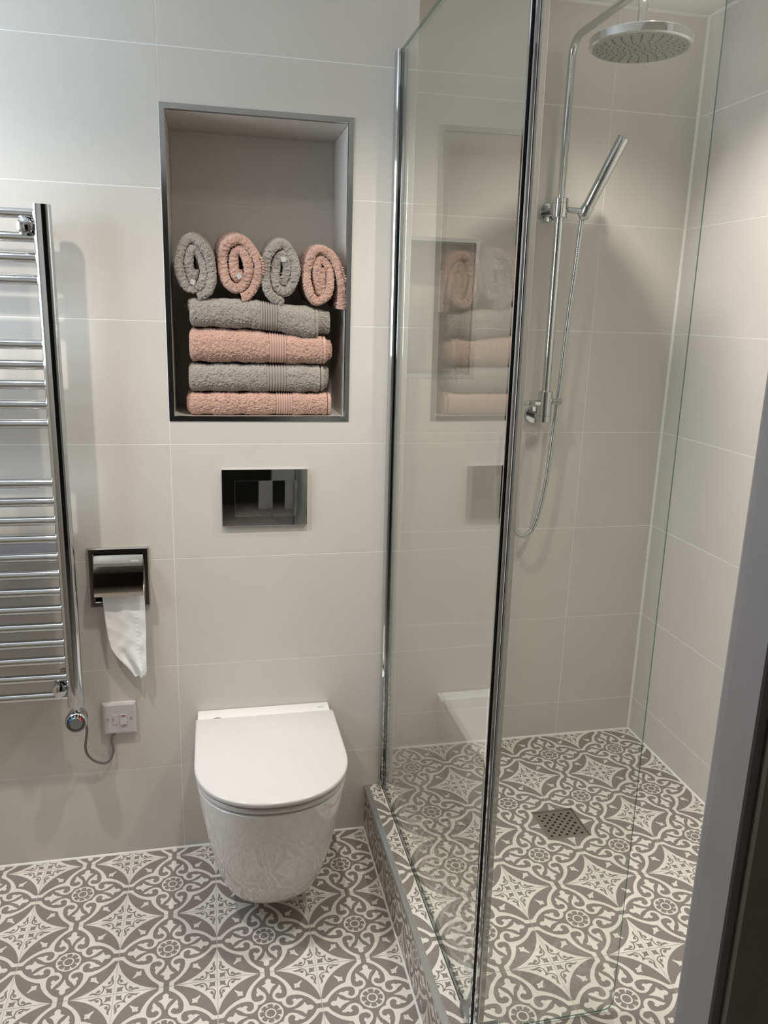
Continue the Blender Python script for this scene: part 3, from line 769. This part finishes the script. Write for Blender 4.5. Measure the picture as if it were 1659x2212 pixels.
# ------------------------------------------------------------------ glass
GX, GY, GZ0, GZ1 = .5735, -.8600, HS + .0035, 2.097
def pane(name, x0, x1, y0, y1, z0, z1, parent, thin):
    """flat glass with its own green edge; corner at the free foot rounded"""
    if thin == 'x':
        o_ = [(y0, z0), (y1, z0), (y1, z1), (y0, z1)]; P = lambda q, s: (x0 if s == 0 else x1, q[0], q[1])
    else:
        r_ = .022
        arc = [(x1 - r_ + r_ * math.sin(t), z0 + r_ - r_ * math.cos(t)) for t in np.linspace(0, PI / 2, 8)]
        o_ = [(x0, z0)] + arc + [(x1, z1), (x0, z1)]; P = lambda q, s: (q[0], y0 if s == 0 else y1, q[1])
    n = len(o_); v = [P(q, 0) for q in o_] + [P(q, 1) for q in o_]
    f = [tuple(range(n)), tuple(reversed(range(n, 2 * n)))] + [(i_, n + i_, n + (i_ + 1) % n, (i_ + 1) % n) for i_ in range(n)]
    o = mesh_obj(name, v, f, [M['glass'], M['glass_edge']], parent, False, [0, 0] + [1] * n)
    bm = bmesh.new(); bm.from_mesh(o.data); bmesh.ops.recalc_face_normals(bm, faces=bm.faces); bm.to_mesh(o.data); bm.free()
    return o
sg = thing('shower_screen', 'long clear glass shower screen reaching out from the wall beside the toilet', 'shower screen', (GX, -.42, HS), 'glass shower panels')
pane('glass_pane', GX - .004, GX + .004, GY + .012, -.004, GZ0, GZ1, sg, 'x')
MB().prism([(GX - .0125, -.001), (GX - .0125, -.026), (GX - .0095, -.029), (GX - .0045, -.029), (GX - .0045, -.002), (GX + .0045, -.002), (GX + .0045, -.029), (GX + .0095, -.029), (GX + .0125, -.026), (GX + .0125, -.001)], HS + .001, GZ1 + .001).build('wall_channel', M['chrome'], sg)
MB().prism([(GX - .0044, -.0292), (GX - .0044, -.0315), (GX - .0041, -.0315), (GX - .0041, -.0292)], HS + .001, GZ1).build('gasket', M['black'], sg)
# corner profile: chrome, black gasket, chrome
MB().prism([(GX - .0115, GY + .004), (GX - .0115, GY - .002), (GX - .0105, GY - .0035), (GX - .0092, GY - .002), (GX - .0092, GY + .004)], HS + .002, GZ1).build('corner_profile', M['chrome'], sg)
MB().prism([(GX - .0090, GY + .003), (GX - .0090, GY - .0010), (GX - .0050, GY - .0010), (GX - .0050, GY + .010)], HS + .002, GZ1).build('gasket', M['black'], sg)
MB().prism([(GX - .0048, GY + .011), (GX - .0048, GY - .003), (GX - .003, GY - .0050), (GX + .0005, GY - .0055), (GX + .003, GY - .004), (GX + .003, GY + .011)], HS + .002, GZ1).build('corner_profile', M['chrome'], sg)
MB().box(GX - .0105, GX + .0095, GY + .011, GY + .064, HS + .0012, HS + .0190, .0015).build('foot_clamp', M['chrome'], sg)
MB().box(GX - .0043, GX + .0043, GY + .06, -.03, HS + .0002, HS + .0034).build('bottom_seal', M['black'], sg)
rel(sg); LEAN = math.radians(-.40); sg.rotation_euler.y = LEAN
fg = thing('shower_screen', 'narrow clear glass shower panel facing the door with a free edge', 'shower screen', (GX, GY, HS), 'glass shower panels')
pane('glass_pane', GX + .0072, .8660, GY - .0016, GY + .0016, HS + .003, GZ1, fg, 'y')
MB().prism([(GX + .0035, GY - .0048), (GX + .0035, GY + .0048), (GX + .0070, GY + .0048), (GX + .0070, GY - .0048)], HS + .002, GZ1).build('hinge_profile', M['satin'], fg)
MB().prism([(GX + .0072, GY - .0046), (GX + .0155, GY - .0046), (GX + .0165, GY - .0030), (GX + .0072, GY - .0030)], HS + .004, GZ1).build('seal_strip', M['seal'], fg)
MB().box(GX + .0115, .6260, GY - .008, GY + .008, HS + .0012, HS + .0165, .0015).build('foot_clamp', M['chrome'], fg)
rel(fg); fg.rotation_euler.y = LEAN; fg.location.z += .001

# ------------------------------------------------------------------ shower riser, head, hand shower
PX, PY = 1.042, .105
rs = thing('shower_riser', 'chrome riser pipe with overhead arm and round rain head on the shower rear wall', 'shower riser', (PX, D, 1.5))
MB().tube([(PX, PY, 1.25), (PX, PY, 1.775)], .0122, 20).build('riser_pipe', M['chrome'], rs, angle=50)
ARZ = 2.201
bend = [(PX, PY, 1.79), (PX, PY, ARZ - .045)] + [(PX, PY - .045 + .045 * math.cos(t), ARZ - .045 + .045 * math.sin(t)) for t in np.linspace(.15, PI / 2 - .05, 9)] + [(PX, PY - .055, ARZ), (PX, -.205, ARZ)] + \
       [(PX + .003, -.205 - .041 * math.sin(t), ARZ - .041 + .041 * math.cos(t)) for t in np.linspace(.15, PI / 2, 7)] + [(PX + .003, -.246, 2.125)]
MB().tube(bend, .0102, 20).build('overhead_arm', M['chrome'], rs, angle=60)
for z in (1.7850, 1.2180):
    MB().lathe([(0, .0265), (.006, .0265), (.009, .0245), (.0095, .0105), (D - PY, .0105)], (PX - .002, D - .0005, z), (0, -1, 0), 32).build('wall_bracket', M['chrome'], rs, angle=35)
MB().lathe([(0, .0195), (.001, .0205), (.0175, .0205), (.018, .0195), (.0188, .0195), (.0193, .0205), (.087, .0205), (.088, .0195)], (PX, PY, 1.2060), (0, 0, 1), 32).build('diverter_body', M['chrome'], rs, angle=35)
MB().lathe([(0, .0085), (.014, .0085), (.0142, .0105), (.026, .0105), (.027, .0095)], (PX + .019, PY - .004, 1.2655), (1, -.15, 0), 24).build('diverter_knob', M['chrome'], rs, angle=35)
MB().lathe([(0, .0098), (.016, .0098), (.017, .0085), (.030, .0075)], (PX - .018, PY - .002, 1.2585), (-1, 0, .05), 24).build('hose_outlet', M['chrome'], rs, angle=35)
MB().lathe([(0, .0200), (.001, .0210), (.036, .0210), (.037, .0200), (.038, .0200), (.039, .0210), (.049, .0210), (.050, .0200)], (PX, PY, 1.7630), (0, 0, 1), 32).build('slider', M['chrome'], rs, angle=35)
HB = Vector((1.0990, .0840, 1.7640)); HT = Vector((1.1520, -.0080, 1.9530)); hd = (HT - HB).normalized()
MB().cyl((PX + .018, PY - .003, 1.7850), HB + hd * .018 - Vector((.010, 0, 0)), .0078, seg=20).build('holder_arm', M['chrome'], rs, angle=40)
MB().lathe([(0, .0150), (.004, .0165), (.030, .0172), (.034, .0160)], HB + hd * .002, hd, 28).build('handset_cup', M['chrome'], rs, angle=40)
rel(rs)
HC = Vector((PX + .004, -.2475, 2.0800))
hr = bpy.data.objects.new('shower_head', None); COL.objects.link(hr); hr.location = HC - rs.location; hr.parent = rs; hr.empty_display_size = .05
MB().lathe([(.0, .104), (.0008, .1075), (.003, .1105), (.018, .1110), (.0205, .1095), (.0222, .104), (.0285, .030), (.0300, .0150), (.044, .0150), (.046, .0125)], HC, (0, 0, 1), 64).build('head_body', M['chrome'], hr, angle=28)
MB().cyl(HC + Vector((0, 0, .0002)), HC - Vector((0, 0, .0006)), .1035, seg=64).build('spray_face', M['grey_face'], hr, angle=30)
nz = MB()
for ringi, (rr_, cnt) in enumerate([(.012, 6), (.024, 10), (.036, 14), (.048, 18), (.060, 20), (.072, 22), (.083, 24), (.092, 26)]):
    for k in range(cnt):
        t = 2 * PI * (k + .37 * ringi) / cnt
        c0 = HC + Vector((rr_ * math.cos(t), rr_ * math.sin(t), -.0005)); nz.cyl(c0, c0 - Vector((0, 0, .0018)), .0022, .0016, seg=8)
o = nz.build('spray_nozzles', M['black'], hr, angle=40); o['kind'] = 'stuff'
for c in hr.children: c.location = Vector(c.location) - HC
hs_ = thing('hand_shower', 'slim chrome stick hand shower with flexible hose in the riser holder', 'hand shower', HB)
Lh = (HT - HB).length
MB().lathe([(-.004, .0085), (.0, .0110), (.034, .0140), (.0345, .0130), (.037, .0130), (.0375, .0150), (Lh - .002, .0160), (Lh, .0150)], HB, hd, 28).build('handle', M['chrome'], hs_, angle=30)
fv = Vector((-.15, -1, .0)); fv = (fv - hd * fv.dot(hd)).normalized()
hose = [tuple(HB - hd * .002), (1.0975, .086, 1.7350), (1.0950, .094, 1.620), (1.0912, .104, 1.4953), (1.0850, .110, 1.300), (1.0770, .114, 1.137), (1.0670, .117, .998), (1.0470, .118, .8990), (1.0260, .118, .8650), (1.0080, .118, .8600), (.9880, .118, .8720), (.9720, .118, .9080), (.9600, .117, .9700), (.9510, .115, 1.080), (.9480, .112, 1.170), (.9570, .108, 1.2300), (.9740, .105, 1.2540), (.9920, .1035, 1.2600)]
hp = bezier(hose, 26)
# resample evenly so that the windings stay regular
seglen = [0]; 
for p_, q_ in zip(hp[:-1], hp[1:]): seglen.append(seglen[-1] + (q_ - p_).length)
tt = np.arange(0, seglen[-1], .0016); hp2 = [Vector([np.interp(t_, seglen, [p_[c] for p_ in hp]) for c in range(3)]) for t_ in tt]
MB().tube(hp2, lambda i_: .0068 if i_ % 3 else .0056, 12).build('hose', M['chrome'], hs_, angle=80)
rel(hs_)

# ------------------------------------------------------------------ floor drain
dx, dy = (DR[0] + DR[1]) / 2, (DR[2] + DR[3]) / 2; dh = (DR[1] - DR[0]) / 2
dr = thing('floor_drain', 'square steel drain grate set in the patterned shower floor', 'drain', (dx, dy, HS - .02))
fm = MB()
for b in ((-1, 1, -1, -.955), (-1, 1, .955, 1), (-1, -.955, -.955, .955), (.955, 1, -.955, .955)):
    fm.box(dx + b[0] * dh, dx + b[1] * dh, dy + b[2] * dh, dy + b[3] * dh, HS - .012, HS - .0004)
fm.build('drain_frame', M['brushed'], dr)
holes = []
gz = HS - .0032
for i_ in range(5):
    for j in range(5): holes.append((-.044 + .022 * i_, -.044 + .022 * j))
    if i_ < 4:
        for j in range(4): holes.append((-.033 + .022 * i_, -.033 + .022 * j))
hh = .0036
v, f = cells(-dh * .94, dh * .94, -dh * .94, dh * .94, [(x - hh, x + hh, y - hh, y + hh) for x, y in holes], .002)
mesh_obj('grate', [(dx + p_[0], dy + p_[1], gz + p_[2]) for p_ in v], f, M['brushed'], dr)
MB().box(dx - dh * .99, dx + dh * .99, dy - dh * .99, dy + dh * .99, HS - .045, HS - .016).build('drain_well', M['hole'], dr)
rel(dr)

# ------------------------------------------------------------------ towels
def jitter(P, N, amp, seed, fall=None):
    rg = np.random.default_rng(seed); h = rg.normal(0, 1, P.shape[:2]); h2 = (h + np.roll(h, 1, 0) + np.roll(h, 1, 1) + np.roll(h, -1, 0) + np.roll(h, -1, 1)) / 5 * 1.6
    a = (h * .7 + h2 * .3) * amp
    if fall is not None: a = a * fall
    return P + N * a[..., None]
def grid_mesh(name, P, mat, parent, close_u=False, caps=False):
    nu, nv = P.shape[:2]; f = []
    for i_ in range(nu - 1):
        for j in range(nv - (0 if close_u else 1)):
            j2 = (j + 1) % nv; f.append((i_ * nv + j, i_ * nv + j2, (i_ + 1) * nv + j2, (i_ + 1) * nv + j))
    if caps: f += [tuple(reversed(range(nv))), tuple((nu - 1) * nv + j for j in range(nv))]
    o = MB().add(P.reshape(-1, 3), f).build(name, mat, parent, smooth=True, angle=70)
    return o
def fold_shell(name, mat, parent, x0, x1, zb, zt, yf, depth, seed, amp=.0011, ends=.012, dx=.0019, dip=None, nfront=64):
    """one folded layer: bullnose front, flat top and bottom; zb, zt = tables over x"""
    xs = np.arange(x0, x1 + dx * .5, dx); P = []; Nn = []
    th_ = np.linspace(PI / 2, -PI / 2, nfront)
    for x in xs:
        b, t = lerp_tab(x, zb), lerp_tab(x, zt)
        e0 = min(1, max(0.02, (x - x0) / ends)); e1 = min(1, max(0.02, (x1 - x) / (ends * .35)))
        k = math.sqrt(max(0, 1 - (1 - e0) ** 2)) * .55 + .45
        k2 = math.sqrt(max(0, 1 - (1 - e1) ** 2)) * .12 + .88
        kk = min(k, k2)
        mid, h = (b + t) / 2, (t - b) / 2 * kk
        wv = .0012 * math.sin(x * 70 + seed) + .0008 * math.sin(x * 151 + seed * 2)
        rf = h * .85
        row = []; nr = []
        yfront = yf + (1 - kk) * .012
        for yy in np.linspace(yf + depth, yfront + rf, 26, endpoint=False): row.append((x, yy, mid + h + wv)); nr.append((0, 0, 1))
        for t_ in th_:
            c, s_ = math.cos(t_), math.sin(t_)
            row.append((x, yfront + rf - rf * math.copysign(abs(c) ** .8, c), mid + h * math.copysign(abs(s_) ** .75, s_) + wv * s_)); nr.append((0, -c, s_))
        for yy in np.linspace(yfront + rf, yf + depth, 27)[1:]: row.append((x, yy, mid - h - wv)); nr.append((0, 0, -1))
        P.append(row); Nn.append(nr)
    P = np.array(P); Nn = np.array(Nn, float)
    if dip:
        m_ = ((xs > dip[0]) & (xs < dip[1])).astype(float)
        P = P - Nn * (.0034 * m_)[:, None, None]
        P = jitter(P, Nn, amp, seed, (1 - m_)[:, None])
    else: P = jitter(P, Nn, amp, seed)
    return grid_mesh(name, P, mat, parent, close_u=True, caps=True), xs
def band_strip(mat, parent, x0, x1, zb, zt, yf, nrib=7, nfront=40, depth=.05):
    xs = np.linspace(x0, x1, nrib * 8 + 1); th_ = np.linspace(PI / 2, -PI / 2, nfront); P = []
    for x in xs:
        b, t = lerp_tab(x, zb), lerp_tab(x, zt); ph = (x - x0) / (x1 - x0) * nrib
        off = -.0020 + .0031 * abs(math.sin(PI * ph)) ** 1.3 - (.0015 if x in (xs[0], xs[-1]) else 0)
        mid, h = (b + t) / 2, (t - b) / 2; rf = h * .85; row = []
        for yy in np.linspace(yf + depth, yf + rf, 8, endpoint=False): row.append((x, yy, mid + h + off))
        for t_ in th_:
            c, s_ = math.cos(t_), math.sin(t_)
            row.append((x, yf + rf - rf * math.copysign(abs(c) ** .8, c) - off * c, mid + h * math.copysign(abs(s_) ** .75, s_) + off * s_))
        for yy in np.linspace(yf + rf, yf + depth, 9)[1:]: row.append((x, yy, mid - h - off))
        P.append(row)
    return grid_mesh('woven_band', np.array(P), mat, parent)
def const(x0, x1, z): return [(x0, z), (x1, z)]
ZN = NI['z0'] + NI['t']
def folded(label, col, x0, x1, zb, zt, bx0, bx1, yf, seed, inner, left=None):
    mt = M[col]; mb = M[col + '_band']
    r = thing('folded_towel', label, 'towel', ((x0 + x1) / 2, yf + .09, zb[0][1]), 'folded towels stacked in the niche')
    fold_shell('outer_fold', mt, r, x0, x1 - .009, zb, zt, yf, .165, seed, dip=(bx0, bx1))
    hz = [(x, z + .0014) for x, z in zb]; hzt = [(x, z - .0014) for x, z in zt]
    fold_shell('hem', mb, r, x1 - .0095, x1, hz, hzt, yf + .0008, .15, seed + 50, amp=.0006, ends=.004, dx=.0016)
    band_strip(mb, r, bx0, bx1, zb, zt, yf)
    for k, (a, b, s0, s1, dy_) in enumerate(inner):
        zb2 = [(x, z + s0) for x, z in zb]; zt2 = [(x, z - s1) for x, z in zt]
        fold_shell('inner_fold', mt, r, a, b, zb2, zt2, yf + dy_, .13, seed + 10 + k, ends=.008)
    rel(r); return r
folded('pink folded towel at the bottom of the stack in the niche', 'pink', .0480, .4075, [(.04, ZN + .0015), (.42, ZN + .0015)], [(.04, 1.2885), (.2, 1.2895), (.30, 1.2900), (.42, 1.2900)], .2660, .3075, .014, 11,
       [(.30, .4110, .012, .006, .012), (.0425, .2, .006, .004, .014)])
folded('grey folded towel second from the bottom of the stack in the niche', 'grey', .0495, .3880, [(.04, 1.2925), (.2, 1.2920), (.30, 1.2925), (.42, 1.2925)], [(.04, 1.3600), (.2, 1.3610), (.30, 1.3620), (.42, 1.3620)], .2420, .2920, .012, 23,
       [(.30, .3935, .005, .004, .009), (.30, .3985, .010, .012, .013), (.30, .4020, .020, .005, .017), (.0500, .2, .028, .001, .013)])
folded('pink folded towel third from the bottom of the stack in the niche', 'pink', .0530, .3920, [(.04, 1.3655), (.42, 1.3650)], [(.04, 1.4480), (.2, 1.4460), (.27, 1.4400), (.33, 1.4340), (.42, 1.4340)], .2490, .2920, .008, 37,
       [(.30, .3990, .004, .006, .008), (.30, .4060, .012, .010, .012), (.30, .4095, .016, .018, .017), (.0580, .2, .052, .001, .013)])
folded('grey folded towel on top of the folded stack under the rolled ones', 'grey', .0560, .3720, [(.04, 1.4520), (.2, 1.4495), (.27, 1.4440), (.32, 1.4330), (.40, 1.4200)], [(.04, 1.5190), (.2, 1.5200), (.28, 1.5120), (.42, 1.5000)], .2270, .2690, .006, 41,
       [(.28, .4040, .020, .004, .016), (.0520, .2, .034, .001, .016)])

def roll(label, col, cx, cz, rx, rz, t, yf, seed, turns, start, sign, band=None, tail=None, tagp=None, L=.165, slope=.13, yaw=0.0):
    """rolled towel: a ribbon of thickness t wound inwards from angle `start`"""
    r = thing('rolled_towel', label, 'towel', (cx, yf + .08, cz - rz), 'rolled towels on the folded stack')
    pts = []
    if tail: pts += [np.array(p_) for p_ in tail]
    nstep = int(turns * 90)
    for k in range(nstep + 1):
        w = turns * k / nstep; th_ = start + sign * 2 * PI * w
        ax_ = max(.0028, rx - t * .5 - t * w); az_ = max(.004, rz - t * .5 - t * w * 1.02)
        wob = 1 + .03 * math.sin(3 * th_ + seed) + .02 * math.sin(5 * th_ + seed * 1.7 + w)
        pts.append(np.array((cx + ax_ * math.cos(th_) * wob + .0025 * math.sin(w * 4 + seed), cz + az_ * math.sin(th_) * wob)))
    pts = np.array(pts)
    s_ = np.r_[0, np.cumsum(np.linalg.norm(np.diff(pts, axis=0), axis=1))]
    q = np.arange(0, s_[-1], .0018); C = np.stack([np.interp(q, s_, pts[:, 0]), np.interp(q, s_, pts[:, 1])], 1)
    for _ in range(3): C[1:-1] = (C[:-2] + 2 * C[1:-1] + C[2:]) / 4
    T = np.gradient(C, axis=0); T /= np.linalg.norm(T, axis=1)[:, None]; N = np.stack([T[:, 1], -T[:, 0]], 1)
    h = t * .5 * (.97 + .03 * np.sin(q * 90 + seed))
    # small offsets of the front rim along the ribbon
    rim = .0025 * np.sin(q * 26 + seed) + .0018 * np.sin(q * 61 + seed * 3) + np.interp(q, [0, q[-1]], [0, .004])
    prof_ = [(-1, y) for y in np.linspace(L, .008, 44)] + [(-math.copysign(abs(math.cos(a)) ** .6, math.cos(a)), .008 - .0085 * abs(math.sin(a)) ** .75) for a in np.linspace(.05, PI - .05, 17)] + [(1, y) for y in np.linspace(.008, L, 44)]
    P = np.zeros((len(q), len(prof_), 3)); NN = np.zeros_like(P)
    for j, (a, y) in enumerate(prof_):
        P[:, j, 0] = C[:, 0] + N[:, 0] * a * h; P[:, j, 2] = C[:, 1] + N[:, 1] * a * h
        P[:, j, 1] = yf + y + rim * max(0, 1 - y / .05)
        fy = -math.sqrt(max(0, 1 - a * a)) if y < .0081 else 0.0
        NN[:, j, 0] = N[:, 0] * a; NN[:, j, 2] = N[:, 1] * a; NN[:, j, 1] = fy
    NN /= np.maximum(1e-6, np.linalg.norm(NN, axis=2))[..., None]
    P = jitter(P, NN, .0013, seed)
    grid_mesh('rolled_cloth', P, M[col], r, close_u=False, caps=False)
    if band:
        # ribbed woven band crossing the outer turn, between two path distances
        s0, s1 = band; nr_ = 7; sq = np.linspace(s0, s1, nr_ * 8 + 1)
        side = 1 if np.dot(N[int(len(q) * (s0 / q[-1]))], C[int(len(q) * (s0 / q[-1]))] - np.array((cx, cz))) > 0 else -1
        cxs = np.interp(sq, q, C[:, 0]); czs = np.interp(sq, q, C[:, 1]); nxs = np.interp(sq, q, N[:, 0]) * side; nzs = np.interp(sq, q, N[:, 1]) * side
        hs0 = np.interp(sq, q, h); rims = np.interp(sq, q, rim); B = []
        for k in range(len(sq)):
            off = hs0[k] + .0008 + .0030 * abs(math.sin(PI * nr_ * k / (len(sq) - 1))) ** 1.2 - (.002 if k in (0, len(sq) - 1) else 0)
            row = [(cxs[k] + nxs[k] * off, yf + y + rims[k] * max(0, 1 - y / .05), czs[k] + nzs[k] * off) for y in np.linspace(L, .009, 20)]
            row += [(cxs[k] + nxs[k] * off * math.cos(a) ** .6, yf + .0075 - .0092 * math.sin(a) ** .75 + rims[k] - (off - hs0[k]) * math.sin(a), czs[k] + nzs[k] * off * math.cos(a) ** .6) for a in np.linspace(.05, 1.25, 9)]
            B.append(row)
        grid_mesh('woven_band', np.array(B), M[col + '_band'], r)
    if tagp:
        x, z, w, hh_, rot = tagp
        m_ = MB().box(-w / 2, w / 2, -.0006, .0006, -hh_ / 2, hh_ / 2); cs, sn = math.cos(rot), math.sin(rot)
        m_.v = [(x + p_[0] * cs - p_[2] * sn, yf - .003 + p_[1], z + p_[0] * sn + p_[2] * cs) for p_ in m_.v]
        m_.build('care_label', M['tag'], r)
    # the roll rises and drifts sideways towards its back end
    for c in r.children:
        n_ = len(c.data.vertices); co = np.empty(n_ * 3, np.float32); c.data.vertices.foreach_get('co', co); co = co.reshape(-1, 3)
        dy_ = np.maximum(0, co[:, 1] - yf); co[:, 2] += dy_ * slope; co[:, 0] += dy_ * yaw
        c.data.vertices.foreach_set('co', co.ravel()); c.data.update()
    rel(r); return r
roll('grey rolled towel leftmost against the side of the niche', 'grey', .0680, 1.5900, .0605, .0850, .0225, .010, 3, 2.2, math.radians(-80), 1, tagp=(.0660, 1.5560, .011, .012, -.4), yaw=.02)
roll('pink rolled towel between the two grey rolled towels', 'pink', .1745, 1.5955, .0640, .0860, .0232, .012, 8, 2.2, math.radians(-85), 1, band=(.075, .113), tagp=(.1760, 1.5740, .011, .012, .7), yaw=-.05)
roll('grey rolled towel between the two pink rolled towels', 'grey', .2835, 1.5890, .0605, .0840, .0228, .014, 15, 2.15, math.radians(-100), -1, tagp=(.2840, 1.6180, .012, .012, .1), tail=[(.256, 1.5000), (.270, 1.5030)], yaw=.03)
roll('pink rolled towel rightmost with its striped end hanging down', 'pink', .3785, 1.5770, .0550, .0830, .0215, .012, 21, 2.2, math.radians(8), 1, band=(.064, .102), tail=[(.4305, 1.5030), (.4310, 1.5300), (.4305, 1.5560), (.4290, 1.5760)], slope=.06)
